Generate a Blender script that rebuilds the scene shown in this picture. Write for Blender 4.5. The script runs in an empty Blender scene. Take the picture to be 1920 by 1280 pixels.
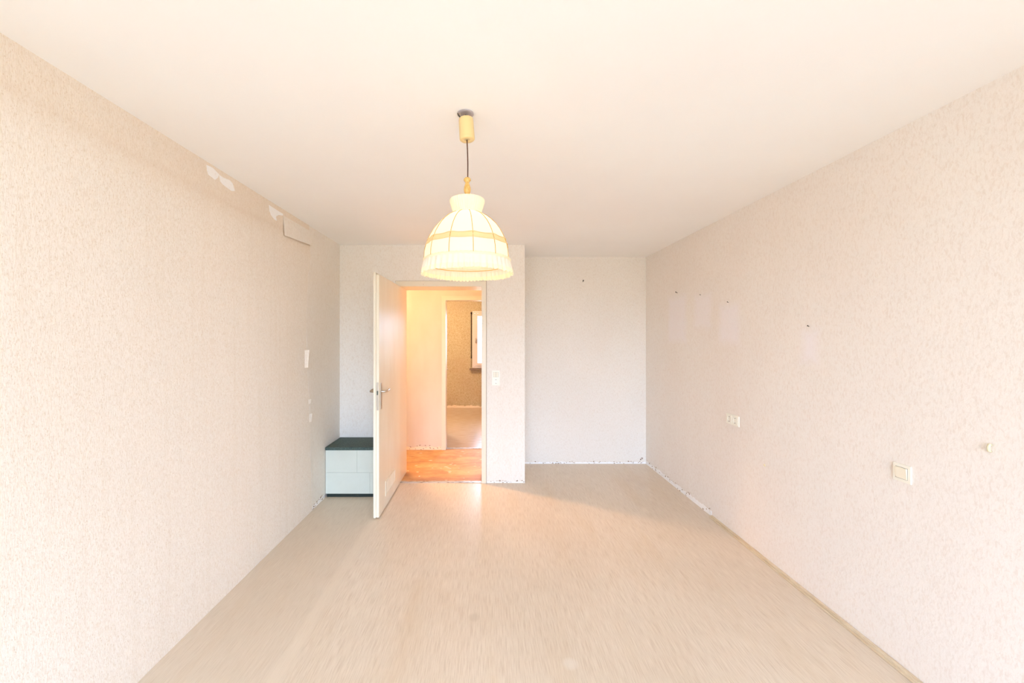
import bpy, bmesh, math, random
from mathutils import Vector, Matrix, noise
R = random.Random(7)
scene = bpy.context.scene
COL = scene.collection
PI = math.pi

# ------------------------------------------------------------------ camera, world, light, exposure
EYE = 1.53
cam_d = bpy.data.cameras.new('camera')
cam = bpy.data.objects.new('camera', cam_d)
COL.objects.link(cam)
cam.location = (0, 0, EYE)
cam.rotation_euler = (PI/2, 0, 0)
cam_d.sensor_width = 36
cam_d.lens = 742/1920*36
cam_d.shift_x = 45/1920
cam_d.shift_y = -8/1920
cam_d.clip_start = 0.01
scene.camera = cam

vs = scene.view_settings
vs.view_transform = 'Standard'
vs.look = 'None'
vs.gamma = 1
vs.use_curve_mapping = False
vs.exposure = 0.0
scene.cycles.max_bounces = 14
scene.cycles.diffuse_bounces = 10
scene.cycles.use_denoising = True
scene.cycles.caustics_reflective = False
scene.cycles.caustics_refractive = False

w = bpy.data.worlds.new('sky')
scene.world = w
w.use_nodes = True
wn_ = w.node_tree.nodes; wl_ = w.node_tree.links
bg = wn_['Background']
# overcast sky: even white dome above the horizon, dull ground below it
gm = wn_.new('ShaderNodeTexCoord'); sp_ = wn_.new('ShaderNodeSeparateXYZ'); rp_ = wn_.new('ShaderNodeValToRGB')
wl_.new(gm.outputs['Generated'], sp_.inputs[0]); wl_.new(sp_.outputs['Z'], rp_.inputs[0]); wl_.new(rp_.outputs[0], bg.inputs[0])
e0, e1 = rp_.color_ramp.elements
e0.position = 0.0; e0.color = (0.15, 0.16, 0.16, 1)
e1.position = 0.04; e1.color = (0.48, 0.68, 1.0, 1)
bg.inputs[1].default_value = 25.0


def area(name, loc, rot, sx, sy, power, col):
    d = bpy.data.lights.new(name, 'AREA')
    d.shape = 'RECTANGLE'; d.size = sx; d.size_y = sy
    d.energy = power; d.color = col
    o = bpy.data.objects.new(name, d); COL.objects.link(o)
    o.location = loc; o.rotation_euler = rot
    return o


def point(name, loc, power, col, rad):
    d = bpy.data.lights.new(name, 'POINT')
    d.energy = power; d.color = col; d.shadow_soft_size = rad
    o = bpy.data.objects.new(name, d); COL.objects.link(o)
    o.location = loc
    return o


# portals that guide the sky light through the room's own windows
for args in (('window_portal', (0.17, -3.10, 1.30), (PI/2, 0, 0), 3.0, 2.1), ('far_window_portal', (0.305, 8.70, 1.48), (-PI/2, 0, 0), 1.2, 1.2)):
    area(*args, 1, (1, 1, 1)).data.cycles.is_portal = True
# warm lights: a spotlight under the hall ceiling turned towards the door, an added weaker fill further along the hall, a lamp in the far room
hd = bpy.data.lights.new('hall_lamp', 'SPOT')
hd.energy = 160; hd.color = (1.0, 0.52, 0.22); hd.shadow_soft_size = 0.06
hd.spot_size = math.radians(118); hd.spot_blend = 0.8
ho = bpy.data.objects.new('hall_lamp', hd); COL.objects.link(ho)
ho.location = (-1.05, 4.70, 2.28)
ho.rotation_euler = (Vector((0.7, 3.4, 0.0))-ho.location).to_track_quat('-Z', 'Y').to_euler()
point('hall_fill', (-1.95, 4.93, 2.25), 22, (1.0, 0.78, 0.56), 0.06)  # added unseen fill that brightens the hall evenly, no lamp behind it
point('far_room_lamp', (-1.1, 7.0, 2.2), 82, (1.0, 0.80, 0.55), 0.08)


# ------------------------------------------------------------------ materials
def lin(c):
    out = []
    for v in c:
        v /= 255
        out.append(v/12.92 if v <= 0.04045 else ((v+0.055)/1.055)**2.4)
    return (*out, 1)


class Mat:
    def __init__(s, name, col=(255, 255, 255), rough=0.7, metal=0.0, spec=0.5):
        s.m = bpy.data.materials.new(name); s.m.use_nodes = True
        s.nt = s.m.node_tree; s.n = s.nt.nodes; s.l = s.nt.links
        s.b = s.n['Principled BSDF']
        s.b.inputs['Base Color'].default_value = lin(col)
        s.b.inputs['Roughness'].default_value = rough
        s.b.inputs['Metallic'].default_value = metal
        s.b.inputs['Specular IOR Level'].default_value = spec
        s.tc = None

    def add(s, t, **kw):
        n = s.n.new(t)
        for k, v in kw.items(): setattr(n, k, v)
        return n

    def put(s, sock, v):
        if hasattr(v, 'is_output') or isinstance(v, bpy.types.NodeSocket): s.l.new(v, sock)
        else: sock.default_value = v

    def coords(s, scale=(1, 1, 1)):
        if s.tc is None: s.tc = s.add('ShaderNodeTexCoord')
        mp = s.add('ShaderNodeMapping')
        mp.inputs['Scale'].default_value = scale
        s.l.new(s.tc.outputs['Object'], mp.inputs['Vector'])
        return mp.outputs['Vector']

    def noise(s, scale=(1, 1, 1), sc=1.0, detail=3, rough=0.5, dist=0.0):
        n = s.add('ShaderNodeTexNoise')
        n.inputs['Scale'].default_value = sc; n.inputs['Detail'].default_value = detail
        n.inputs['Roughness'].default_value = rough; n.inputs['Distortion'].default_value = dist
        s.l.new(s.coords(scale), n.inputs['Vector'])
        return n.outputs['Fac']

    def ramp(s, fac, lo, hi, a=0.0, b=1.0):
        n = s.add('ShaderNodeMapRange', interpolation_type='SMOOTHSTEP')
        s.put(n.inputs['Value'], fac)
        for i, v in zip(('From Min', 'From Max', 'To Min', 'To Max'), (lo, hi, a, b)): n.inputs[i].default_value = v
        return n.outputs['Result']

    def mix(s, fac, a, b, mode='MIX'):
        n = s.add('ShaderNodeMix', data_type='RGBA', blend_type=mode)
        s.put(n.inputs[0], fac)
        s.put(n.inputs[6], lin(a) if isinstance(a, tuple) else a)
        s.put(n.inputs[7], lin(b) if isinstance(b, tuple) else b)
        return n.outputs[2]

    def math(s, op, a, b=0.0):
        n = s.add('ShaderNodeMath', operation=op)
        s.put(n.inputs[0], a); s.put(n.inputs[1], b)
        return n.outputs[0]

    def xyz(s):
        n = s.add('ShaderNodeSeparateXYZ')
        s.l.new(s.coords(), n.inputs[0])
        return n.outputs

    def color(s, c): s.l.new(c, s.b.inputs['Base Color'])

    def bump(s, h, strength=0.3, dist=0.002):
        n = s.add('ShaderNodeBump')
        n.inputs['Strength'].default_value = strength; n.inputs['Distance'].default_value = dist
        s.l.new(h, n.inputs['Height'])
        s.l.new(n.outputs['Normal'], s.b.inputs['Normal'])

    def box_mask(s, u, v, cu, cv, hu, hv, soft, wob=None):
        """1 inside the rectangle |u-cu|<hu, |v-cv|<hv with soft edges"""
        du = s.math('SUBTRACT', s.math('ABSOLUTE', s.math('SUBTRACT', u, cu)), hu)
        dv = s.math('SUBTRACT', s.math('ABSOLUTE', s.math('SUBTRACT', v, cv)), hv)
        d = s.math('MAXIMUM', du, dv)
        if wob is not None: d = s.math('ADD', d, wob)
        return s.ramp(d, -soft, soft, 1.0, 0.0)


def paper_veined(name, base, dark, light, marks=()):
    """patterned wallpaper with fine irregular upright veins"""
    m = Mat(name, base, 0.85, spec=0.25)
    big = m.noise((1, 1, 0.6), 1.3, 3)
    v1 = m.noise((1, 1, 0.5), 44, 4, 0.62, 1.8)
    v2 = m.noise((1, 1, 0.4), 110, 3, 0.6, 0.6)
    veins = m.ramp(m.math('ABSOLUTE', m.math('SUBTRACT', v1, 0.5)), 0.0, 0.035, 1.0, 0.0)
    c = m.mix(m.ramp(big, 0.3, 0.7), base, light)
    c = m.mix(m.ramp(v2, 0.45, 0.72, 0, 0.42), c, dark)
    c = m.mix(m.math('MULTIPLY', veins, 0.22), c, dark)
    if marks:
        o = m.xyz()
        wob = m.math('MULTIPLY', m.math('SUBTRACT', m.noise((1, 1, 1), 9, 3), 0.5), 0.05)
        for (cy, cz, hy, hz, st, colr) in marks:
            k = m.box_mask(o['Y'], o['Z'], cy, cz, hy, hz, 0.055, wob)
            c = m.mix(m.math('MULTIPLY', k, st), c, colr)
    m.color(c)
    h = m.math('ADD', v1, m.math('MULTIPLY', v2, 0.6))
    m.bump(h, 0.22, 0.0025)
    return m.m


def paper_woven(name, base, dark, light):
    """woven-look wallpaper: fine upright threads with speckles, a faint yellowed band under the ceiling"""
    m = Mat(name, base, 0.85, spec=0.25)
    th = m.noise((1, 1, 0.12), 420, 2, 0.6)
    sp = m.noise((1, 1, 0.55), 230, 2, 0.7)
    up = m.noise((1, 1, 0.03), 26, 2, 0.5)
    big = m.noise((1, 1, 0.6), 1.1, 3)
    c = m.mix(m.ramp(big, 0.3, 0.7), base, light)
    c = m.mix(m.ramp(th, 0.42, 0.72, 0, 0.55), c, dark)
    c = m.mix(m.ramp(sp, 0.56, 0.72, 0, 0.9), c, dark)
    c = m.mix(m.ramp(sp, 0.42, 0.28, 0, 0.5), c, (255, 246, 228))
    c = m.mix(m.ramp(up, 0.5, 0.75, 0, 0.12), c, dark)
    o = m.xyz()
    z = m.math('ADD', o['Z'], m.math('MULTIPLY', m.math('SUBTRACT', m.noise((1, 0.6, 1), 2.2, 2), 0.5), 0.06))
    c = m.mix(m.ramp(z, 2.18, 2.36, 0, 0.20), c, (220, 188, 146))
    c = m.mix(m.box_mask(o['Y'], z, 2.1, 2.335, 1.15, 0.012, 0.03), c, m.mix(0.10, c, (190, 150, 105)))
    m.color(c)
    m.bump(m.math('ADD', th, sp), 0.3, 0.002)
    return m.m


def px_wall_right(x):  # distance at which the right wall shows at pixel column x
    return 742*1.912/(x-915)


M = {}
marks = []
for (x0, x1, y0, y1, st) in ((1254, 1286, 556, 640, .55), (1303, 1332, 553, 612, .5), (1350, 1385, 572, 642, .6), (1506, 1530, 622, 676, .7)):
    da, db = px_wall_right(x0), px_wall_right(x1); dm = (da+db)/2
    marks.append((dm, EYE-((y0+y1)/2-632)*dm/742, (da-db)/2, (y1-y0)/2*dm/742, st, (241, 235, 238)))
M['paper_right'] = paper_veined('veined_wallpaper_right', (238, 230, 222), (220, 204, 189), (241, 235, 228), marks)
M['paper_back'] = paper_veined('veined_wallpaper', (238, 230, 220), (220, 205, 187), (241, 235, 226))
M['paper_left'] = paper_woven('woven_wallpaper', (241, 232, 221), (220, 203, 180), (244, 237, 228))

m = Mat('ceiling_paint', (244, 241, 236), 0.9, spec=0.2)
c = m.mix(m.ramp(m.noise((1, 1, 1), 1.2, 3), 0.3, 0.7), (245, 242, 239), (247, 245, 242)); m.color(c)
m.bump(m.noise((1, 0.5, 1), 90, 2), 0.08, 0.002); M['ceiling'] = m.m

m = Mat('beige_linoleum', (205, 184, 158), 0.34, spec=0.4)
f1 = m.noise((1, 0.035, 1), 240, 3, 0.65)
f2 = m.noise((1, 0.05, 1), 60, 2, 0.5)
f3 = m.noise((1, 0.14, 1), 6, 3, 0.5)
f4 = m.noise((1, 0.7, 1), 1.4, 3, 0.5)
c = m.mix(m.ramp(f4, 0.3, 0.7), (219, 203, 182), (226, 211, 191))
c = m.mix(m.ramp(f1, 0.40, 0.75, 0, 0.6), c, (188, 165, 140))
c = m.mix(m.ramp(f2, 0.55, 0.8, 0, 0.3), c, (196, 174, 148))
c = m.mix(m.ramp(f1, 0.42, 0.25, 0, 0.5), c, (234, 220, 202))
c = m.mix(m.ramp(f3, 0.5, 0.75, 0, 0.22), c, (212, 188, 154))
o = m.xyz()
edge = m.math('ADD', o['X'], m.math('MULTIPLY', m.math('SUBTRACT', m.noise((0, 1, 0), 1.1, 2), 0.5), 0.05))
c = m.mix(m.ramp(edge, -0.925, -0.895, 0.4, 0.0), c, (210, 195, 174))          # cooler sheet along the left wall
band = m.box_mask(edge, o['Y'], -0.955, 1.8, 0.035, 1.7, 0.02)
c = m.mix(m.math('MULTIPLY', band, 0.4), c, (230, 214, 192))                   # pale worn strip beside the joint
c = m.mix(m.math('MULTIPLY', m.box_mask(edge, o['Y'], -0.43, 1.7, 0.03, 0.8, 0.03), 0.12), c, (200, 165, 120))
st = m.ramp(m.math('ADD', m.math('POWER', m.math('SUBTRACT', o['X'], -0.077), 2.0), m.math('POWER', m.math('SUBTRACT', o['Y'], 2.163), 2.0)), 0.0, 0.0016, 0.18, 0.0)
c = m.mix(st, c, (150, 125, 95))                                               # small round stain
st = m.ramp(m.math('ADD', m.math('POWER', m.math('SUBTRACT', o['X'], 0.385), 2.0), m.math('POWER', m.math('SUBTRACT', o['Y'], 1.855), 2.0)), 0.0, 0.0020, 0.28, 0.0)
c = m.mix(st, c, (236, 232, 224))                                              # small pale blot
m.color(c)
m.l.new(m.ramp(f3, 0.3, 0.8, 0.28, 0.42), m.b.inputs['Roughness'])
m.bump(f1, 0.12, 0.001)
M['floor'] = m.m

m = Mat('worn_hall_floor', (190, 120, 62), 0.55, spec=0.35)
a = m.noise((0.35, 1, 1), 7, 5, 0.6, 0.8)
b = m.noise((0.18, 1, 1), 70, 4, 0.65)
s_ = m.noise((0.5, 1, 1), 2.2, 3)
c = m.mix(m.ramp(a, 0.3, 0.7), (190, 140, 88), (226, 180, 122))
c = m.mix(m.ramp(b, 0.45, 0.75, 0, 0.6), c, (150, 102, 66))
c = m.mix(m.ramp(s_, 0.48, 0.68, 0, 0.75), c, (160, 114, 86))
c = m.mix(m.ramp(b, 0.32, 0.22, 0, 0.7), c, (240, 205, 160))
m.color(c); m.bump(b, 0.3, 0.003); M['hall_floor'] = m.m

m = Mat('far_floor', (205, 182, 160), 0.25, spec=0.5)
m.color(m.mix(m.ramp(m.noise((0.1, 1, 1), 60, 3), 0.3, 0.75), (208, 186, 166), (190, 164, 140))); M['far_floor'] = m.m

m = Mat('hall_wall_paint', (244, 230, 208), 0.75, spec=0.3)
m.color(m.mix(m.ramp(m.noise((1, 1, 0.4), 3, 3), 0.3, 0.7), (226, 216, 198), (220, 206, 184)))
m.bump(m.noise((1, 1, 1), 120, 2), 0.1, 0.002); M['hall_wall'] = m.m

m = Mat('far_wallpaper', (206, 160, 112), 0.9, spec=0.2)
g = m.noise((1, 1, 0.8), 45, 4, 0.65, 1.0)
h = m.noise((1, 1, 1), 2.0, 4)
c = m.mix(m.ramp(g, 0.35, 0.7), (206, 190, 157), (178, 152, 112))
c = m.mix(m.ramp(h, 0.35, 0.7, 0, 0.5), c, (190, 162, 130)); m.color(c); m.bump(g, 0.3, 0.003); M['far_wall'] = m.m

m = Mat('glossy_cream_paint', (238, 232, 216), 0.36, spec=0.10)
m.color(m.mix(m.ramp(m.noise((1, 1, 0.3), 5, 3), 0.35, 0.7), (238, 230, 211), (233, 222, 200)))
m.bump(m.noise((1, 1, 0.3), 14, 2), 0.04, 0.004); M['door_paint'] = m.m
m = Mat('frame_paint', (236, 227, 208), 0.35, spec=0.45)
m.color(m.mix(m.ramp(m.noise((1, 1, 1), 60, 3), 0.68, 0.76, 0, 0.5), (233, 221, 199), (176, 148, 118))); M['frame_paint'] = m.m

m = Mat('bare_plaster', (241, 236, 230), 0.9, spec=0.2)
m.color(m.mix(m.ramp(m.noise((1, 1, 1), 60, 3), 0.6, 0.75, 0, 0.4), (248, 246, 244), (222, 212, 200)))
m.bump(m.noise((1, 1, 1), 90, 3), 0.4, 0.003); M['plaster'] = m.m
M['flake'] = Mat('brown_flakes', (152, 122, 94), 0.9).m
M['pale_flake'] = Mat('pale_flakes', (248, 226, 196), 0.9).m

m = Mat('mint_paint', (222, 234, 226), 0.6, spec=0.4)
m.color(m.mix(m.ramp(m.noise((1, 1, 1), 4, 4), 0.3, 0.75), (214, 217, 204), (207, 210, 197))); m.bump(m.noise((1, 1, 1), 120, 2), 0.15, 0.002)
M['mint'] = m.m
m = Mat('dark_green_top', (70, 84, 78), 0.6, spec=0.25)
m.color(m.mix(m.ramp(m.noise((1, 1, 1), 130, 3), 0.35, 0.7), (62, 77, 70), (88, 101, 94))); M['green_top'] = m.m
M['plinth'] = Mat('dark_plinth', (40, 48, 42), 0.8).m

m = Mat('trim_beige', (214, 192, 158), 0.5)
m.color(m.mix(m.ramp(m.noise((1, 0.1, 1), 90, 3), 0.35, 0.7), (226, 209, 182), (210, 188, 156))); M['trim'] = m.m
m = Mat('threshold_metal', (196, 190, 180), 0.4, metal=0.6)
m.color(m.mix(m.ramp(m.noise((0.3, 1, 1), 60, 3), 0.45, 0.7), (205, 200, 192), (130, 110, 90))); M['threshold'] = m.m

M['steel'] = Mat('satin_steel', (196, 186, 172), 0.28, metal=1.0).m
M['dark_metal'] = Mat('dark_steel', (92, 92, 84), 0.45, metal=0.8).m
M['latch'] = Mat('latch_dark_green', (88, 96, 80), 0.6).m  # the latch's own dark greenish colour
M['nail'] = Mat('nail_steel', (70, 60, 54), 0.5, metal=0.7).m
M['plastic'] = Mat('ivory_plastic', (243, 239, 225), 0.3, spec=0.5).m
M['rocker'] = Mat('ivory_rocker', (241, 233, 213), 0.3, spec=0.5).m
M['hole'] = Mat('dark_hole', (66, 60, 50), 0.8).m
M['hook_yellow'] = Mat('yellowed_plastic', (232, 220, 184), 0.4).m
M['canopy'] = Mat('cream_canopy_plastic', (236, 208, 148), 0.35, spec=0.5).m
M['cord'] = Mat('brown_cord', (96, 62, 44), 0.6).m
m = Mat('turned_beech', (226, 184, 104), 0.25, spec=0.6)
m.color(m.mix(m.ramp(m.noise((1, 1, 0.15), 260, 3), 0.35, 0.7), (230, 190, 112), (206, 158, 80))); M['wood'] = m.m
M['white_frame'] = Mat('window_frame_paint', (228, 208, 194), 0.35, spec=0.5).m
M['strap'] = Mat('dark_strap', (52, 34, 26), 0.8).m
M['sill'] = Mat('stone_sill', (132, 104, 84), 0.5).m
M['outer_plate'] = Mat('mount_grey', (196, 190, 196), 0.45, metal=0.4).m


def fabric(name, col, trans, tint):
    """thin cloth that lets lamp light through"""
    m = Mat(name, col, 0.9, spec=0.1)
    t = m.add('ShaderNodeBsdfTranslucent'); t.inputs['Color'].default_value = lin(tint)
    mx = m.add('ShaderNodeMixShader'); mx.inputs[0].default_value = trans
    m.l.new(m.b.outputs[0], mx.inputs[1]); m.l.new(t.outputs[0], mx.inputs[2])
    m.l.new(mx.outputs[0], m.n['Material Output'].inputs['Surface'])
    wv = m.noise((1, 1, 0.4), 400, 2)
    m.bump(wv, 0.15, 0.001)
    return m.m


M['cloth'] = fabric('cream_shade_cloth', (248, 240, 222), 0.55, (255, 246, 230))
M['cloth_collar'] = fabric('cream_collar_cloth', (250, 242, 226), 0.35, (255, 238, 206))
M['ruffle'] = fabric('ruffled_voile', (246, 226, 210), 0.20, (255, 226, 190))
M['lace'] = fabric('cream_lace', (250, 236, 204), 0.25, (255, 232, 186))
M['braid'] = fabric('cream_braid', (240, 218, 172), 0.35, (250, 218, 158))
M['rib'] = fabric('golden_rib', (206, 164, 84), 0.15, (225, 176, 92))
m = Mat('bulb_glow', (255, 240, 210), 0.4)
m.b.inputs['Emission Color'].default_value = lin((255, 226, 176)); m.b.inputs['Emission Strength'].default_value = 9; M['bulb'] = m.m
m = bpy.data.materials.new('window_glass'); m.use_nodes = True
nt = m.node_tree; nt.nodes.clear()
og = nt.nodes.new('ShaderNodeOutputMaterial'); tr = nt.nodes.new('ShaderNodeBsdfTransparent'); gl = nt.nodes.new('ShaderNodeBsdfGlossy')
gl.inputs['Roughness'].default_value = 0.02; mx = nt.nodes.new('ShaderNodeMixShader'); fr = nt.nodes.new('ShaderNodeFresnel')
nt.links.new(fr.outputs[0], mx.inputs[0]); nt.links.new(tr.outputs[0], mx.inputs[1]); nt.links.new(gl.outputs[0], mx.inputs[2]); nt.links.new(mx.outputs[0], og.inputs[0])
M['glass'] = m


# ------------------------------------------------------------------ mesh helpers
def bx(bm, x0, x1, y0, y1, z0, z1, bev=0.0):
    vs_ = [bm.verts.new(p) for p in ((x0, y0, z0), (x1, y0, z0), (x1, y1, z0), (x0, y1, z0), (x0, y0, z1), (x1, y0, z1), (x1, y1, z1), (x0, y1, z1))]
    fs = [bm.faces.new([vs_[i] for i in q]) for q in ((0, 3, 2, 1), (4, 5, 6, 7), (0, 1, 5, 4), (1, 2, 6, 5), (2, 3, 7, 6), (3, 0, 4, 7))]
    if bev > 0:
        es = list({e for f in fs for e in f.edges})
        bmesh.ops.bevel(bm, geom=es, offset=bev, segments=2, affect='EDGES', clamp_overlap=True)
    return bm


def box(*a, **k): return bx(bmesh.new(), *a, **k)


def lathe(bm, prof, n=32, c=(0, 0, 0), axis=None, wave=None, close=False):
    """prof: list of (r, z); wave(theta, i, r, z) -> (r, z)"""
    rings = []
    for i, (r, z) in enumerate(prof):
        ring = []
        for k in range(n):
            t = 2*PI*k/n
            rr, zz = (r, z) if wave is None else wave(t, i, r, z)
            p = Vector((rr*math.sin(t), -rr*math.cos(t), zz))
            if axis is not None: p = axis @ p
            ring.append(bm.verts.new(p+Vector(c)))
        rings.append(ring)
    for a, b in zip(rings, rings[1:]):
        for k in range(n):
            bm.faces.new((a[k], a[(k+1) % n], b[(k+1) % n], b[k]))
    if close:
        bm.faces.new(rings[0][::-1]); bm.faces.new(rings[-1])
    return bm


def tube(bm, pts, r, n=8, caps=True):
    pts = [Vector(p) for p in pts]
    rs = r if isinstance(r, (list, tuple)) else [r]*len(pts)
    rings = []
    up = None
    for i, p in enumerate(pts):
        d = (pts[min(i+1, len(pts)-1)]-pts[max(i-1, 0)]).normalized()
        if up is None: up = d.orthogonal().normalized()
        up = (up-d*up.dot(d)).normalized()
        s = d.cross(up)
        rings.append([bm.verts.new(p+(up*math.cos(2*PI*k/n)+s*math.sin(2*PI*k/n))*rs[i]) for k in range(n)])
    for a, b in zip(rings, rings[1:]):
        for k in range(n): bm.faces.new((a[k], a[(k+1) % n], b[(k+1) % n], b[k]))
    if caps:
        bm.faces.new(rings[0][::-1]); bm.faces.new(rings[-1])
    return bm


def slab(bm, pts, off):
    """extrude a planar outline by vector off"""
    off = Vector(off)
    a = [bm.verts.new(Vector(p)) for p in pts]; b = [bm.verts.new(Vector(p)+off) for p in pts]
    n = len(pts)
    bm.faces.new(a[::-1]); bm.faces.new(b)
    for k in range(n): bm.faces.new((a[k], a[(k+1) % n], b[(k+1) % n], b[k]))
    return bm


def obj(name, bm, mat, parent=None, smooth=False, origin=None):
    """mesh given in world coordinates, linked as one object"""
    bmesh.ops.recalc_face_normals(bm, faces=bm.faces)
    if origin is not None: bmesh.ops.translate(bm, verts=bm.verts, vec=-Vector(origin))
    me = bpy.data.meshes.new(name); bm.to_mesh(me); bm.free()
    if smooth:
        for p in me.polygons: p.use_smooth = True
    me.materials.append(M[mat])
    o = bpy.data.objects.new(name, me); COL.objects.link(o)
    if origin is not None: o.location = origin
    if parent is not None:
        o.parent = parent
        mw = world_matrix(parent)
        o.matrix_parent_inverse = mw.inverted()
    return o


def world_matrix(o):
    mloc = Matrix.Translation(o.location) @ o.rotation_euler.to_matrix().to_4x4()
    if o.parent: return world_matrix(o.parent) @ o.matrix_parent_inverse @ mloc
    return mloc


def struct(name, bm, mat, label=None, **k):
    o = obj(name, bm, mat, **k); o['kind'] = 'structure'
    if label: o['label'] = label
    return o


def thing(name, label, cat, loc, group=None):
    o = bpy.data.objects.new(name, None); COL.objects.link(o)
    o.empty_display_size = 0.05
    o.location = loc; o['label'] = label; o['category'] = cat
    if group: o['group'] = group
    return o


def tag(o, label, cat, group=None):
    o['label'] = label; o['category'] = cat
    if group: o['group'] = group
    return o


# ------------------------------------------------------------------ the setting
XL, XR, H = -1.558, 1.912, 2.50
YB, YD, YA = -3.00, 4.16, 4.79         # wall behind the camera, door wall, alcove wall
YH0, YH1 = 4.487, 5.38                 # hall
YF0, YF1 = 5.51, 8.60                  # far room
OX0, OX1, OZ = -0.925, -0.067, 2.0625  # clear door opening

fl = bmesh.new()
bx(fl, XL, XR, YB, YD, -0.1, 0)
bx(fl, 0.36, XR, YD, YA, -0.1, 0)
bx(fl, OX0-0.03, OX1+0.03, YD, 4.20, -0.1, 0)
struct('floor', fl, 'floor', 'beige streaked linoleum floor of the empty room')
struct('floor_hall', box(-2.4, 0.39, 4.20, 5.44, -0.1, -0.001), 'hall_floor', 'worn orange brown hall floor stripped of its covering')
struct('floor_far_room', box(-2.2, 2.0, 5.44, YF1, -0.1, 0), 'far_floor', 'pale shiny floor of the room beyond the hall')
struct('ceiling', box(-2.5, 2.1, YB-0.15, YF1+0.2, H, H+0.1), 'ceiling', 'plain white ceiling')

wl = struct('wall_left', box(XL-0.14, XL, YB, YH0, 0, H), 'paper_back', 'left wall')
wr = struct('wall_right', box(XR, XR+0.14, YB, YA, 0, H), 'paper_right', 'right wall with faded wallpaper')
wb = bmesh.new()
bx(wb, XL, OX0-0.02, YD, YH0, 0, H)
bx(wb, OX1+0.02, 0.387, YD, YH0, 0, H)
bx(wb, OX0-0.02, OX1+0.02, YD, YH0, OZ+0.02, H)
wd = struct('wall_door', wb, 'paper_back', 'back wall around the open door')
wa = struct('wall_alcove', box(0.247, XR+0.14, YA, YA+0.10, 0, H), 'paper_back', 'back wall of the alcove')
struct('wall_pier', box(0.247, 0.387, YH0, YA, 0, H), 'paper_back', 'side of the projecting wall beside the alcove')
# wall behind the camera with its wide window opening
wn = bmesh.new()
bx(wn, XL, -1.33, YB-0.14, YB, 0, H); bx(wn, 1.67, XR, YB-0.14, YB, 0, H)
bx(wn, -1.33, 1.67, YB-0.14, YB, 0, 0.25); bx(wn, -1.33, 1.67, YB-0.14, YB, 2.35, H)
struct('wall_front', wn, 'paper_back', 'window wall behind the photographer')
# hall
struct('wall_hall_left', box(-2.4, -2.3, YH0, YF0, 0, H), 'hall_wall')
struct('wall_hall_right', box(0.39, 0.46, YA+0.1, YF0, 0, H), 'hall_wall')
struct('wall_hall_near', box(-2.3, XL-0.14, YH0-0.1, YH0, 0, H), 'hall_wall')
DX0, DX1, DZ = -0.573, 0.27, 2.03
wh = bmesh.new()
bx(wh, -2.3, DX0-0.02, YH1, YF0, 0, H); bx(wh, DX1+0.02, 0.39, YH1, YF0, 0, H); bx(wh, DX0-0.02, DX1+0.02, YH1, YF0, DZ+0.02, H)
whall = struct('wall_hall', wh, 'hall_wall', 'cream hall wall seen through the open door')
# far room
wf = bmesh.new()
WX0, WX1, WZ0, WZ1 = -0.34, 0.95, 0.86, 2.10
bx(wf, -2.2, WX0, YF1, YF1+0.14, 0, H); bx(wf, WX1, 2.0, YF1, YF1+0.14, 0, H)
bx(wf, WX0, WX1, YF1, YF1+0.14, 0, WZ0); bx(wf, WX0, WX1, YF1, YF1+0.14, WZ1, H)
wfar = struct('wall_far_room', wf, 'far_wall', 'tan wallpapered wall of the room beyond the hall')
struct('wall_far_left', box(-2.3, -2.2, YF0, YF1, 0, H), 'far_wall')
struct('wall_far_right', box(2.0, 2.1, YF0, YF1, 0, H), 'far_wall')
struct('wall_far_near', box(0.46, 2.0, YF0-0.1, YF0, 0, H), 'far_wall')


# left wall: the sheet of woven wallpaper that ends in a wavy torn edge
def interp(tab, z):
    for (a, ya), (b, yb) in zip(tab, tab[1:]):
        if a <= z <= b: return ya+(yb-ya)*(z-a)/(b-a)
    return tab[-1][1]


EDGE = [(0.0, 3.50), (0.45, 3.47), (0.9, 3.45), (1.3, 3.40), (1.7, 3.38), (2.05, 3.42), (2.17, 3.46), (2.27, 3.46), (H, 3.44)]
pts = [(XL, YB, 0.0), (XL, interp(EDGE, 0), 0.0)]
for i in range(1, 60):
    z = H*i/60
    pts.append((XL, interp(EDGE, z)+0.008*noise.noise(Vector((0, 0, z*7)))+R.uniform(-.002, .002), z))
pts += [(XL, interp(EDGE, H), H), (XL, YB, H)]
obj('wallpaper_sheet', slab(bmesh.new(), pts, (0.004, 0, 0)), 'paper_left', wl)['label'] = 'woven beige wallpaper with a torn right edge'


def at_left(x, y):
    d = 742*(XL+0.004)/(x-915)
    return (XL+0.004, d, EYE-(y-632)*d/742)


def torn(pix, name, mat, parent, lift=0.0012):
    poly = [Vector(at_left(*p)) for p in pix]
    bm = slab(bmesh.new(), poly, (lift, 0, 0))
    return obj(name, bm, mat, parent)


for outline in (
    [(387, 309), (398, 314), (405, 321), (411, 327), (408, 333), (403, 337), (397, 332), (391, 328), (388, 320)],
    [(411, 328), (419, 333), (431, 338), (436, 344), (439, 353), (440, 358), (434, 358), (426, 352), (418, 346), (413, 340)],
    [(504, 384), (510, 388), (518, 393), (524, 397), (531, 401), (530, 404), (522, 403), (517, 406), (519, 414), (514, 411), (508, 403), (505, 395)]):
    torn(outline, 'torn_patch', 'plaster', wl)['label'] = 'white bare plaster where the paper tore off'

# the strip of paper that has come loose under the ceiling: leans out at its lower edge
a, b = at_left(531, 404), at_left(580, 432)
c_, d_ = at_left(582, 461), at_left(531, 441)
bm = bmesh.new()
q = [Vector(a), Vector(b), Vector(c_)+Vector((0.022, 0, 0)), Vector(d_)+Vector((0.010, 0, 0))]
slab(bm, q, (0.0015, 0, 0))
obj('loose_paper_strip', bm, 'paper_back', wl)['label'] = 'loose wallpaper strip lifting below the ceiling'
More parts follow.
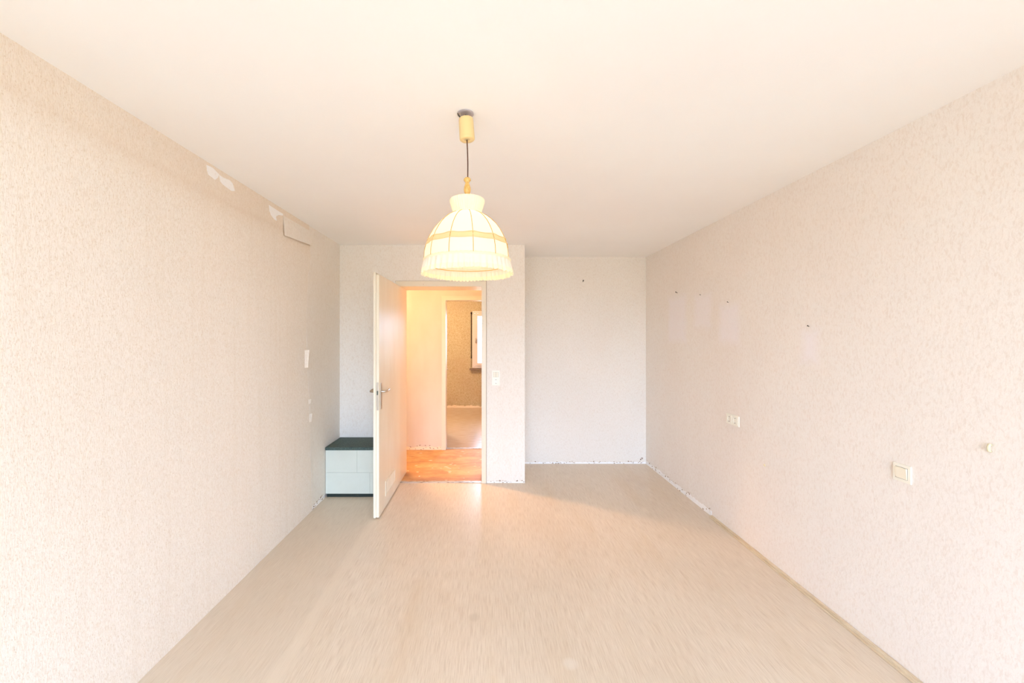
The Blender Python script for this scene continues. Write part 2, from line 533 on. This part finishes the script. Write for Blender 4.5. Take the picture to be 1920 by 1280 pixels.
# curled flaps on the torn edge: hinged on the paper, free edge standing out into the room
for xl, y0, y1, out in ((571.5, 656, 689, 0.024), (578.5, 749, 757, 0.009), (580.5, 776, 791, 0.009)):
    t, l = Vector(at_left(xl, y0)), Vector(at_left(xl, y1))
    mid = Vector((out*.6, .022, 0)); end = Vector((out, .030, 0))
    bm = bmesh.new()
    slab(bm, [t, t+mid, l+mid*.8, l], (0.0012, 0, 0))
    slab(bm, [t+mid, t+end, l+end*.7, l+mid*.8], (0.0012, 0, 0))
    obj('curled_flap', bm, 'paper_left', wl)['label'] = 'curled flap of torn wallpaper'
# pale torn paper fringe along the edge of the sheet
tp, bt = [], []
for i in range(70):
    z = 0.06+2.15*i/69
    y = interp(EDGE, z)+0.008*noise.noise(Vector((0, 0, z*7)))
    wd_ = 0.004+0.012*max(0, noise.noise(Vector((3, 1, z*5))))+0.006*max(0, noise.noise(Vector((5, 1, z*25))))
    tp.append((XL+.0001, y-.001, z)); bt.append((XL+.0001, y+wd_, z))
obj('torn_fringe', slab(bmesh.new(), tp+bt[::-1], (0.0026, 0, 0)), 'plaster', wl)


# ragged remains of paper and glue along the foot of the walls
def ragged(p0, p1, nrm, h0, h1, parent, seed, flakes, mat='plaster', fm='flake', name='torn_paper_edge'):
    p0, p1, nrm = Vector(p0), Vector(p1), Vector(nrm)
    L = (p1-p0).length; n = max(8, int(L/0.02))
    top = []
    for i in range(n+1):
        t = i/n
        k = noise.noise(Vector((t*L*9, seed, 0)))*0.5+0.5+0.35*noise.noise(Vector((t*L*31, seed, 4)))
        top.append(p0.lerp(p1, t)+Vector((0, 0, h0+(h1-h0)*max(0, min(1, k)))))
    o = obj(name, slab(bmesh.new(), [p0]+top+[p1], nrm*0.003), mat, parent)
    bm = bmesh.new()
    rr = random.Random(seed)
    ax = (p1-p0).normalized()
    for _ in range(flakes):
        t = rr.random(); c = p0.lerp(p1, t)+Vector((0, 0, rr.uniform(0.002, h1*1.0)))+nrm*0.003
        s = rr.uniform(0.004, 0.016); hh = s*rr.uniform(0.25, 0.6)
        slab(bm, [c+ax*s*rr.uniform(.6, 1)+Vector((0, 0, hh*rr.uniform(-1, .3))), c+Vector((0, 0, hh)), c-ax*s*rr.uniform(.5, 1)+Vector((0, 0, hh*rr.uniform(-.5, .6))), c-Vector((0, 0, hh*.8))], nrm*0.0012)
    f = obj('plaster_flakes', bm, fm, o); f['kind'] = 'stuff'
    return o


ragged((0.387, YA, 0), (XR, YA, 0), (0, -1, 0), 0.006, 0.030, wa, 3, 46)
ragged((XR, 4.79, 0), (XR, 3.38, 0), (-1, 0, 0), 0.018, 0.060, wr, 11, 46)
ragged((OX1+0.055, YD, 0), (0.387, YD, 0), (0, -1, 0), 0.004, 0.026, wd, 23, 22)
ragged((XL, 3.50, 0), (XL, 3.775, 0), (1, 0, 0), 0.015, 0.050, wl, 31, 24)
ragged((-2.2, YH1, 0), (-0.63, YH1, 0), (0, -1, 0), 0.020, 0.065, whall, 41, 60, mat='pale_flake')
ragged((-2.0, YF1, 0), (1.6, YF1, 0), (0, -1, 0), 0.02, 0.07, wfar, 47, 40, mat='pale_flake')
# corner hole with crumbling plaster in the alcove
bm = bmesh.new()
for i in range(7):
    cx = XR-R.uniform(.01, .09); cz = R.uniform(.01, .08); s = R.uniform(.004, .009)
    slab(bm, [(cx-s, YA-.004, cz-s*.4), (cx, YA-.004, cz-s), (cx+s, YA-.004, cz), (cx, YA-.004, cz+s*.8)], (0, -.003, 0))
o = obj('crumbled_plaster', bm, 'flake', wa); o['kind'] = 'stuff'

# thin floor strip along the right wall
bm = bmesh.new()
bx(bm, XR-0.020, XR, YB, 3.37, 0, 0.016, 0.003)
bx(bm, XR-0.034, XR-0.021, YB, 3.37, 0, 0.007, 0.002)
struct('baseboard_right', bm, 'trim', 'thin beige floor strip along the right wall')

# ------------------------------------------------------------------ first door: frame and leaf
bm = bmesh.new()
fy = YD-0.018
bx(bm, OX0-0.045, OX0, fy, YD+0.002, 0, OZ+0.055, 0.003)
bx(bm, OX1, OX1+0.048, fy, YD+0.002, 0, OZ+0.055, 0.003)
bx(bm, OX0, OX1, fy, YD+0.002, OZ, OZ+0.055, 0.003)
bx(bm, OX0-0.02, OX0, YD, YH0+0.012, 0, OZ)
bx(bm, OX1, OX1+0.02, YD, YH0+0.012, 0, OZ)
bx(bm, OX0-0.02, OX1+0.02, YD, YH0+0.012, OZ, OZ+0.02)
trim1 = struct('trim_1', bm, 'frame_paint', 'cream painted frame of the open door')
bm = bmesh.new()  # brown strip drawn in place of the shade at the frame's outer edge
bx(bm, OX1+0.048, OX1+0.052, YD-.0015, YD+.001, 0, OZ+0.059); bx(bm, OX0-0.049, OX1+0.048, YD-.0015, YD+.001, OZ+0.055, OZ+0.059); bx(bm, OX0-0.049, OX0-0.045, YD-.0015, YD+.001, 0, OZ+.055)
obj('gap_shade_strip', bm, 'flake', trim1)['label'] = 'brown strip standing in for the gap shadow between door frame and wallpaper'
obj('threshold_strip', box(OX0, OX1, 4.155, 4.205, 0, 0.006, bev=0.002), 'threshold', trim1)['label'] = 'worn metal threshold strip'
obj('strike_plate', box(OX1-0.002, OX1, 4.17, 4.19, 0.0, 0.12), 'dark_metal', trim1)

bm = bmesh.new()
LX0, LX1, LY0, LY1 = -0.962, -0.917, 3.318, 4.128
bx(bm, LX0+0.02, LX1, LY0+0.013, LY1, 0.012, 2.058, 0.0015)
bx(bm, LX0, LX0+0.021, LY0, LY1, 0.012, 2.076, 0.003)
door1 = struct('door_1', bm, 'door_paint', 'glossy cream door leaf standing open at a right angle', origin=(LX1, LY1, 0.0))
HZ = 1.066
for side, xs in ((1, LX1), (-1, LX0)):
    obj('handle_plate', box(min(xs, xs+side*.006), max(xs, xs+side*.006), 3.366, 3.404, 0.915, 1.14, bev=0.002), 'steel', door1, smooth=False)
    x1 = xs+side*0.046
    bm = bmesh.new()
    tube(bm, [(xs+side*.002, 3.385, HZ), (xs+side*.012, 3.385, HZ), (xs+side*.034, 3.386, HZ), (x1-side*.003, 3.392, HZ), (x1, 3.404, HZ), (x1+side*.001, 3.44, HZ+.003), (x1, 3.48, HZ+.006), (x1-side*.002, 3.505, HZ+.004), (x1-side*.004, 3.512, HZ+.002)],
         [.0125, .0105, .0095, .0098, .0100, .0095, .0090, .0085, .004], 12)
    obj('lever_handle', bm, 'steel', door1, smooth=True)
obj('lock_faceplate', box(LX0+.025, LX1-.004, LY0+.010, LY0+.0135, 0.915, 1.15, bev=0.001), 'steel', door1)
bm = slab(bmesh.new(), [(LX0+.028, LY0+.011, HZ+.012), (LX1-.008, LY0+.011, HZ+.012), (LX1-.008, LY0+.011, HZ-.022), (LX0+.028, LY0+.011, HZ-.022)], (0, -.006, 0))
obj('latch', bm, 'latch', door1)
# ventilation grille at the foot of the leaf
gy0, gy1, gz0, gz1 = 3.53, 3.89, 0.11, 0.245
bm = bmesh.new()
gx = LX1
for (y0, y1, z0, z1) in ((gy0, gy1, gz0, gz0+.013), (gy0, gy1, gz1-.013, gz1), (gy0, gy0+.013, gz0+.013, gz1-.013), (gy1-.013, gy1, gz0+.013, gz1-.013)):
    bx(bm, gx-.001, gx+.007, y0, y1, z0, z1, 0.0015)
gr = obj('vent_grille', bm, 'door_paint', door1); gr['label'] = 'cream ventilation grille at the foot of the door'
sl_mesh = None
for k in range(14):
    y = gy0+.026+k*(gy1-gy0-.052)/13
    s = obj('slat', box(gx-.001, gx+.0045, y-.007, y+.007, gz0+.013, gz1-.013, bev=.001), 'door_paint', gr)

# ------------------------------------------------------------------ second door: frame, leaf opened into the far room
bm = bmesh.new()
fy = YH1-0.018
bx(bm, DX0-0.055, DX0, fy, YH1+.002, 0, DZ+.06, .003); bx(bm, DX1, DX1+0.055, fy, YH1+.002, 0, DZ+.06, .003); bx(bm, DX0, DX1, fy, YH1+.002, DZ, DZ+.06, .003)
bx(bm, DX0-0.02, DX0, YH1, YF0+.01, 0, DZ); bx(bm, DX1, DX1+.02, YH1, YF0+.01, 0, DZ); bx(bm, DX0-.02, DX1+.02, YH1, YF0+.01, DZ, DZ+.02)
trim2 = struct('trim_2', bm, 'frame_paint', 'cream frame of the doorway across the hall')
obj('threshold_strip', box(DX0, DX1, 5.425, 5.47, -.001, .008, bev=.002), 'threshold', trim2)
ang = math.radians(9)
rot = Matrix.Translation((DX0-.005, YF0+.012, 0)) @ Matrix.Rotation(ang, 4, 'Z')
bm = box(-.04, 0, 0, .80, .012, 2.03, bev=.002); bmesh.ops.transform(bm, matrix=rot, verts=bm.verts)
door2 = struct('door_2', bm, 'door_paint', 'door leaf folded back inside the far room', origin=(DX0-.005, YF0+.012, 0))
bm = tube(bmesh.new(), [(0, .74, 1.03), (.035, .74, 1.03), (.048, .73, 1.03), (.050, .70, 1.03), (.050, .64, 1.03)], [.011, .01, .01, .01, .008], 8)
bmesh.ops.transform(bm, matrix=rot, verts=bm.verts)
obj('lever_handle', bm, 'steel', door2, smooth=True)

# ------------------------------------------------------------------ far window
bm = bmesh.new()
wy = YF1-0.012
f = 0.05
bx(bm, WX0, WX0+f, wy, YF1+.06, WZ0, WZ1, .004); bx(bm, WX1-f, WX1, wy, YF1+.06, WZ0, WZ1, .004)
bx(bm, WX0+f, WX1-f, wy, YF1+.06, WZ1-f, WZ1, .004); bx(bm, WX0+f, WX1-f, wy, YF1+.06, WZ0, WZ0+f, .004)
win = struct('window_1', bm, 'white_frame', 'window in the far room seen through both doorways')
bm = bmesh.new()
g = 0.065
sx0, sx1, sz0, sz1 = WX0+f, WX1-f, WZ0+f, WZ1-f
sy0, sy1 = YF1-.026, YF1+.04
bx(bm, sx0, sx0+g, sy0, sy1, sz0, sz1, .005); bx(bm, sx1-g, sx1, sy0, sy1, sz0, sz1, .005)
bx(bm, sx0+g, sx1-g, sy0, sy1, sz1-g, sz1, .005); bx(bm, sx0+g, sx1-g, sy0, sy1, sz0, sz0+g, .005)
sash = obj('sash', bm, 'white_frame', win)
obj('pane', box(sx0+g-.004, sx1-g+.004, YF1+.004, YF1+.010, sz0+g-.004, sz1-g+.004), 'glass', sash)
bm = tube(bmesh.new(), [(sx0+.03, sy0+.004, 1.50), (sx0+.03, sy0-.03, 1.50), (sx0+.03, sy0-.034, 1.47), (sx0+.03, sy0-.034, 1.40)], .009, 8)
obj('window_handle', bm, 'steel', sash, smooth=True)
obj('window_sill', box(WX0-.06, WX1+.06, YF1-.10, YF1-.002, WZ0-.035, WZ0-.005, bev=.004), 'sill', win)['label'] = 'brown window sill'
t = thing('shutter_strap', 'dark roller shutter strap hanging beside the far window', 'strap', (WX0-.022, YF1-.006, WZ0))
obj('strap', box(WX0-.031, WX0-.013, YF1-.012, YF1-.002, 1.12, 2.06), 'strap', t)
obj('strap_guide', box(WX0-.038, WX0-.004, YF1-.024, YF1-.001, 2.03, 2.075, bev=.003), 'strap', t)
obj('strap_winder', box(WX0-.034, WX0-.010, YF1-.016, YF1-.001, 1.07, 1.12, bev=.003), 'strap', t)
obj('loose_tail', tube(bmesh.new(), [(WX0-.022, YF1-.006, 1.07), (WX0-.020, YF1-.008, .97), (WX0-.024, YF1-.007, .88)], .004, 6), 'cord', t)

# window frame behind the photographer
bm = bmesh.new()
for x in (-1.33, -0.35, 0.63, 1.61): bx(bm, x, x+.06, YB-.08, YB-.02, .25, 2.35)
bx(bm, -1.33, 1.67, YB-.08, YB-.02, .25, .31); bx(bm, -1.33, 1.67, YB-.08, YB-.02, 2.29, 2.35)
struct('window_2', bm, 'frame_paint', 'wide window behind the photographer')

# ------------------------------------------------------------------ flakes and paint specks on the hall floor
bm = bmesh.new()
for _ in range(40):
    cx, cy = R.uniform(-.95, .2), R.uniform(4.22, 5.34); s = R.uniform(.004, .018)
    if R.random() < .6: cx = R.uniform(-.45, .1)
    slab(bm, [(cx-s*1.6, cy, -.001), (cx, cy-s*.5, -.001), (cx+s*1.5, cy+.002, -.001), (cx, cy+s*.6, -.001)], (0, 0, .002))
o = obj('paint_flakes', bm, 'pale_flake'); o['kind'] = 'stuff'
tag(o, 'pale paint flakes scattered over the worn hall floor', 'flakes')

# ------------------------------------------------------------------ boxed ledge in the back left corner
bx0, bx1, by0, by1 = XL+.0045, -1.00, 3.785, YD-.002
led = thing('boxed_ledge', 'low mint green boxed ledge with dark green top behind the open door', 'ledge', ((bx0+bx1)/2, (by0+by1)/2, 0))
obj('top_board', box(bx0, bx1+.012, by0-.012, by1, .452, .480, bev=.002), 'green_top', led)['label'] = 'dark green top board'
obj('carcass', box(bx0+.004, bx1-.006, by0+.016, by1-.002, .03, .4515), 'plinth', led)
zs = .236
for (x0, x1, z0, z1) in ((bx0, -1.2535, zs+.0006, .4515), (-1.2525, bx1, zs+.0006, .4515), (bx0, -1.1305, .034, zs-.0006), (-1.1295, bx1, .034, zs-.0006)):
    obj('panel', box(x0, x1, by0, by0+.014, z0, z1, bev=.0008), 'mint', led)
obj('side_panel', box(bx1-.004, bx1+.008, by0+.016, by1-.001, .034, .4515), 'mint', led)
obj('plinth', box(bx0+.01, bx1-.01, by0+.010, by1-.01, 0, .033), 'plinth', led)['label'] = 'dark recessed plinth'


# ------------------------------------------------------------------ sockets and switches
def basis(origin, right, up, out):
    m = Matrix((right, up, out)).transposed().to_4x4()
    m.translation = origin
    return m


def place(bm, mtx):
    bmesh.ops.transform(bm, matrix=mtx, verts=bm.verts); return bm


def socket_insert(parent, mtx, cx, cy):
    bm = bmesh.new()
    lathe(bm, [(.0265, .008), (.0265, .0100), (.0235, .0105), (.0205, .0100), (.0195, .004), (.0001, .0038)], 28, (cx, cy, 0))
    bx(bm, cx-.031, cx-.0262, cy-.031, cy+.031, .007, .0095); bx(bm, cx+.0262, cx+.031, cy-.031, cy+.031, .007, .0095)
    bx(bm, cx-.0262, cx+.0262, cy+.0262, cy+.031, .007, .0095); bx(bm, cx-.0262, cx+.0262, cy-.031, cy-.0262, .007, .0095)
    ins = obj('socket_insert', place(bm, mtx), 'plastic', parent)
    for dx in (-.0098, .0098):
        obj('pin_hole', place(lathe(bmesh.new(), [(.0036, .0036), (.0036, .0050)], 12, (cx+dx, cy, 0), close=True), mtx), 'hole', ins)
    for dy in (-.0185, .0185):
        obj('earth_clip', place(box(cx-.004, cx+.004, cy+dy-.0022, cy+dy+.0022, .004, .0102), mtx), 'dark_metal', ins)
    return ins


def plate(parent, mtx, x0, x1, y0, y1, holes=()):
    """cover frame: outer rim with an open middle for each insert"""
    bm = bmesh.new()
    bx(bm, x0, x1, y0, y1, 0, .0075, .0025)
    return obj('cover_frame', place(bm, mtx), 'plastic', parent)


def rocker(parent, mtx, x0, x1, y0, y1):
    bm = bx(bmesh.new(), x0, x1, y0, y1, .006, .0115, .0015)
    for v in bm.verts:
        if v.co.z > .009: v.co.z += .002*((v.co.y-(y0+y1)/2)/(y1-y0)*2)
    return obj('rocker', place(bm, mtx), 'rocker', parent)


RW = dict(right=(0, -1, 0), up=(0, 0, 1), out=(-1, 0, 0))
FW = dict(right=(1, 0, 0), up=(0, 0, 1), out=(0, -1, 0))
# single switch on the near right wall
o_ = (XR, 1.823, .905)
t = thing('light_switch', 'single ivory light switch low on the near right wall', 'switch', o_)
mt = basis(o_, **RW); plate(t, mt, -.041, .041, -.041, .041)
obj('rocker_gap', place(box(-.0265, .0265, -.0265, .0265, .006, .0078), mt), 'hole', t)
rocker(t, mt, -.0255, .0255, -.0255, .0255)
# double socket further back
o_ = (XR, 3.087, .886)
t = thing('double_socket', 'white double wall socket in the middle of the right wall', 'socket', o_)
mt = basis(o_, **RW); plate(t, mt, -.0815, .0815, -.041, .041)
socket_insert(t, mt, -.0365, 0); socket_insert(t, mt, .0365, 0)
# switch and socket beside the door
o_ = (.083, YD, 1.102)
t = thing('switch_and_socket', 'white double switch above a socket beside the door frame', 'switch', o_)
mt = basis(o_, **FW); plate(t, mt, -.041, .041, -.078, .078)
obj('rocker_gap', place(box(-.0265, .0265, .0105, .0615, .006, .0078), mt), 'hole', t)
rocker(t, mt, -.0258, -.0006, .011, .061); rocker(t, mt, .0006, .0258, .011, .061)
socket_insert(t, mt, 0, -.0365)


# ------------------------------------------------------------------ nails, plugs and hooks left in the walls
def nail(p, out, label, length=.022, r=.0022):
    p, out = Vector(p), Vector(out)
    tilt = Vector((0, 0, .6))
    bm = tube(bmesh.new(), [p-out*.002, p+out*length*.6+tilt*length*.5, p+out*length+tilt*length], r, 8)
    e = p+out*length+tilt*length
    tube(bm, [e, e+out*.0015], r*2.2, 10)
    o = obj('nail', bm, 'nail', origin=p)
    return tag(o, label, 'nail', 'nails left in the walls')


def on_right(x, y):
    d = px_wall_right(x)
    return (XR, d, EYE-(y-632)*d/742)


nail((1.149, YA, 2.201), (0, -1, 0), 'dark nail alone high on the alcove wall', .02, .0035)
nail(on_right(1270, 549), (-1, 0, 0), 'dark nail on the right wall nearest the alcove corner', .016, .003)
nail(on_right(1314, 553), (-1, 0, 0), 'small nail on the right wall above the second pale patch', .008, .0018)
nail(on_right(1366, 567), (-1, 0, 0), 'small nail above the third pale patch on right wall', .009, .002)
nail(on_right(1517, 612), (-1, 0, 0), 'thin nail above the single pale oval patch on right wall', .008, .0018)
p = Vector(on_right(1860, 840))
bm = tube(bmesh.new(), [p+Vector((0, 0, .012)), p+Vector((-.010, 0, .014)), p+Vector((-.014, 0, .004)), p+Vector((-.012, 0, -.010)), p+Vector((-.002, 0, -.014))], [.004, .005, .0055, .005, .003], 8)
tag(obj('wall_hook', bm, 'hook_yellow', smooth=True, origin=p), 'small yellowed hook on the right wall near the picture edge', 'hook')
p = Vector(on_right(1434, 872))
bm = lathe(bmesh.new(), [(.002, .0), (.009, .0), (.009, .003), (.005, .005), (.0035, .002), (.0005, .002)], 14, p, Matrix.Rotation(-PI/2, 3, 'Y'))
tag(obj('wall_plug', bm, 'hook_yellow', smooth=True, origin=p), 'small yellowed plug low on the right wall below the double socket', 'plug')

# ------------------------------------------------------------------ pendant lamp
LX, LY = -0.090, 1.718
lamp = thing('pendant_lamp', 'lit pendant lamp with a frilled cream fabric shade hanging from the ceiling', 'lamp', (LX, LY, 1.79))
# ceiling mount: plate, hook and screws
bm = lathe(bmesh.new(), [(.0005, H), (.036, H), (.036, H-.003), (.030, H-.005), (.0005, H-.005)], 28, (LX-.008, LY, 0))
mp = obj('ceiling_plate', bm, 'outer_plate', lamp, smooth=False)
bm = tube(bmesh.new(), [(LX-.008, LY, H-.004), (LX-.008, LY, H-.014), (LX-.014, LY-.004, H-.020), (LX-.016, LY-.004, H-.028), (LX-.009, LY-.002, H-.034), (LX-.002, LY, H-.028)], .0028, 8)
obj('hook', bm, 'dark_metal', mp, smooth=True)
bm = bmesh.new()
for dx, dy in ((-.020, -.012), (.012, -.016), (.004, .018)):
    obj('screw_prong', tube(bmesh.new(), [(LX-.008+dx, LY+dy, H-.004), (LX-.007+dx, LY+dy, H-.030)], .0022, 6), 'steel', mp)
tilt = Matrix.Rotation(math.radians(-3.5), 3, 'Y') @ Matrix.Rotation(math.radians(2), 3, 'X')
bm = lathe(bmesh.new(), [(.0005, .092), (.0285, .092), (.031, .089), (.0318, .08), (.0330, .008), (.0325, .003), (.030, .0), (.005, .0), (.0045, .004), (.0005, .004)], 36, (LX, LY, 2.385), tilt)
can = obj('canopy', bm, 'canopy', lamp, smooth=True); can['label'] = 'cream cylindrical ceiling canopy hanging slightly tilted'
obj('canopy_clip', tube(bmesh.new(), [(LX-.030, LY-.02, 2.474), (LX-.036, LY-.022, 2.480), (LX-.040, LY-.022, 2.489)], .003, 6), 'dark_metal', can)
obj('cord', tube(bmesh.new(), [(LX-.002, LY, 2.392), (LX-.001, LY, 2.382), (LX+.001, LY, 2.34), (LX+.0025, LY, 2.28), (LX+.002, LY, 2.218)], .0026, 8), 'cord', lamp, smooth=True)['label'] = 'brown flex'
prof = [(.0005, 2.222), (.009, 2.222), (.0145, 2.217), (.0155, 2.211), (.0125, 2.206), (.0090, 2.202), (.0085, 2.198), (.0110, 2.190), (.0140, 2.180), (.0152, 2.170), (.0140, 2.160), (.0100, 2.152), (.0080, 2.148), (.0100, 2.145), (.0200, 2.142), (.0235, 2.138), (.0230, 2.134), (.0005, 2.133)]
obj('turned_finial', lathe(bmesh.new(), prof, 28, (LX, LY, 0)), 'wood', lamp, smooth=True)['label'] = 'turned golden wooden spindle'
# bulb and holder
obj('bulb_holder', lathe(bmesh.new(), [(.0005, 2.134), (.016, 2.134), (.019, 2.12), (.019, 2.06), (.015, 2.052), (.0005, 2.05)], 20, (LX, LY, 0)), 'plastic', lamp, smooth=True)
obj('bulb', lathe(bmesh.new(), [(.0005, 1.930), (.012, 1.932), (.024, 1.942), (.030, 1.958), (.029, 1.975), (.022, 1.998), (.015, 2.02), (.013, 2.049)], 24, (LX, LY, 0)), 'bulb', lamp, smooth=True)
pl = point('pendant_bulb_light', (LX, LY, 1.962), 14, (1.0, 0.84, 0.60), 0.032)

# shade profile from the collar down; the cloth sags in a little between the ribs
NR, PH = 12, math.radians(10.3)
SH = [(.058, 2.066), (.075, 2.058), (.094, 2.046), (.112, 2.031), (.130, 2.012), (.146, 1.990), (.160, 1.966), (.171, 1.941), (.1785, 1.918), (.183, 1.895), (.1845, 1.872), (.184, 1.858)]


def shade_r(z):
    return interp(sorted((zz, rr) for rr, zz in SH), z)


def sag(t, i, r, z):
    k = abs(math.sin(NR/2*(t-PH)))
    return r*(1-.028*k*k) + .0012*noise.noise(Vector((math.sin(t)*9, math.cos(t)*9, z*30))), z


sh = obj('shade', lathe(bmesh.new(), SH, 144, (LX, LY, 0), wave=sag), 'cloth', lamp, smooth=True)
sh['label'] = 'domed cream cloth shade glowing white'


def pleat(amp, n, ph=0.0, zamp=0.0):
    def fn(t, i, r, z):
        a = amp(i) if callable(amp) else amp
        w = math.sin(n*t+ph+1.3*math.sin(3*t)+.8*math.sin(7*t+1))
        return r+a*w, z+zamp*math.sin(n*t*.5+i)
    return fn


CO = [(.0585, 2.064), (.0595, 2.070), (.064, 2.082), (.069, 2.096), (.0735, 2.110), (.0755, 2.119), (.0735, 2.125), (.066, 2.129), (.050, 2.131), (.026, 2.132)]
obj('collar', lathe(bmesh.new(), CO, 216, (LX, LY, 0), wave=pleat(lambda i: .0012 if i < 7 else .0006, 44)), 'cloth_collar', sh, smooth=True)['label'] = 'gathered cloth collar'
for k in range(NR):
    a = PH+k*2*PI/NR
    pts = [(LX+(r+.0012)*math.sin(a), LY-(r+.0012)*math.cos(a), z) for r, z in SH]
    obj('rib', tube(bmesh.new(), pts, .0013, 6), 'rib', sh, smooth=True)
# two braid lines and the pleated band between them, hung in shallow swags from rib to rib


def swag(z0, drop):
    out = []
    for j in range(145):
        t = 2*PI*j/144
        k = abs(math.sin(NR/2*(t-PH)))
        z = z0-drop*k
        rr, _ = sag(t, 0, shade_r(z), z)
        out.append((LX+(rr+.0022)*math.sin(t), LY-(rr+.0022)*math.cos(t), z))
    return out


obj('braid', tube(bmesh.new(), swag(1.948, .004), .0017, 6, caps=False), 'braid', sh, smooth=True)
obj('braid', tube(bmesh.new(), swag(1.924, .001), .0016, 6, caps=False), 'braid', sh, smooth=True)
bm = bmesh.new()
up_, lo_ = swag(1.948, .004), swag(1.924, .001)
n = 144
ra = [[], [], []]
for j in range(n):
    for i_, f_ in enumerate((0, .5, 1)):
        u, l = Vector(up_[j]), Vector(lo_[j]); p = u.lerp(l, f_)
        ra[i_].append(bm.verts.new(p+(Vector((p.x-LX, p.y-LY, 0)).normalized()*(.0012*math.sin(j*2.2) if i_ == 1 else -.0008))))
for i_ in range(2):
    for j in range(n): bm.faces.new((ra[i_][j], ra[i_][(j+1) % n], ra[i_+1][(j+1) % n], ra[i_+1][j]))
obj('pleated_band', bm, 'braid', sh, smooth=True)
# frill: gathered voile below a beaded braid, with a lace hem
obj('braid', lathe(bmesh.new(), [(.1855, 1.866), (.1885, 1.863), (.1890, 1.859), (.1870, 1.855)], 144, (LX, LY, 0), wave=lambda t, i, r, z: (r+.0008*math.sin(60*t), z+.0012*math.sin(60*t))), 'lace', sh, smooth=True)
FR = [(.1855, 1.860), (.1875, 1.851), (.1895, 1.840), (.1915, 1.829), (.193, 1.820)]
fr = obj('frill', lathe(bmesh.new(), FR, 432, (LX, LY, 0), wave=pleat(lambda i: .0004+.0009*i, 46)), 'ruffle', sh, smooth=True)
fr['label'] = 'gathered voile frill around the lower rim'


def lace_wave(t, i, r, z):
    w = math.sin(46*t+1.3*math.sin(3*t)+.8*math.sin(7*t+1))
    sc = abs(math.sin(36*t))
    return r+.0042*w+.0006*i*math.sin(72*t), z-(.0045*sc*(i/3)) + .0015*math.sin(5*t)*(i/3)


LA = [(.193, 1.8205), (.194, 1.815), (.195, 1.809), (.196, 1.804)]
obj('lace_hem', lathe(bmesh.new(), LA, 576, (LX, LY, 0), wave=lace_wave), 'lace', fr, smooth=True)['label'] = 'scalloped lace hem'
obj('rim_wire', tube(bmesh.new(), [(LX+.181*math.sin(2*PI*k/72), LY-.181*math.cos(2*PI*k/72), 1.846) for k in range(73)], .0018, 6, caps=False), 'rib', sh, smooth=True)
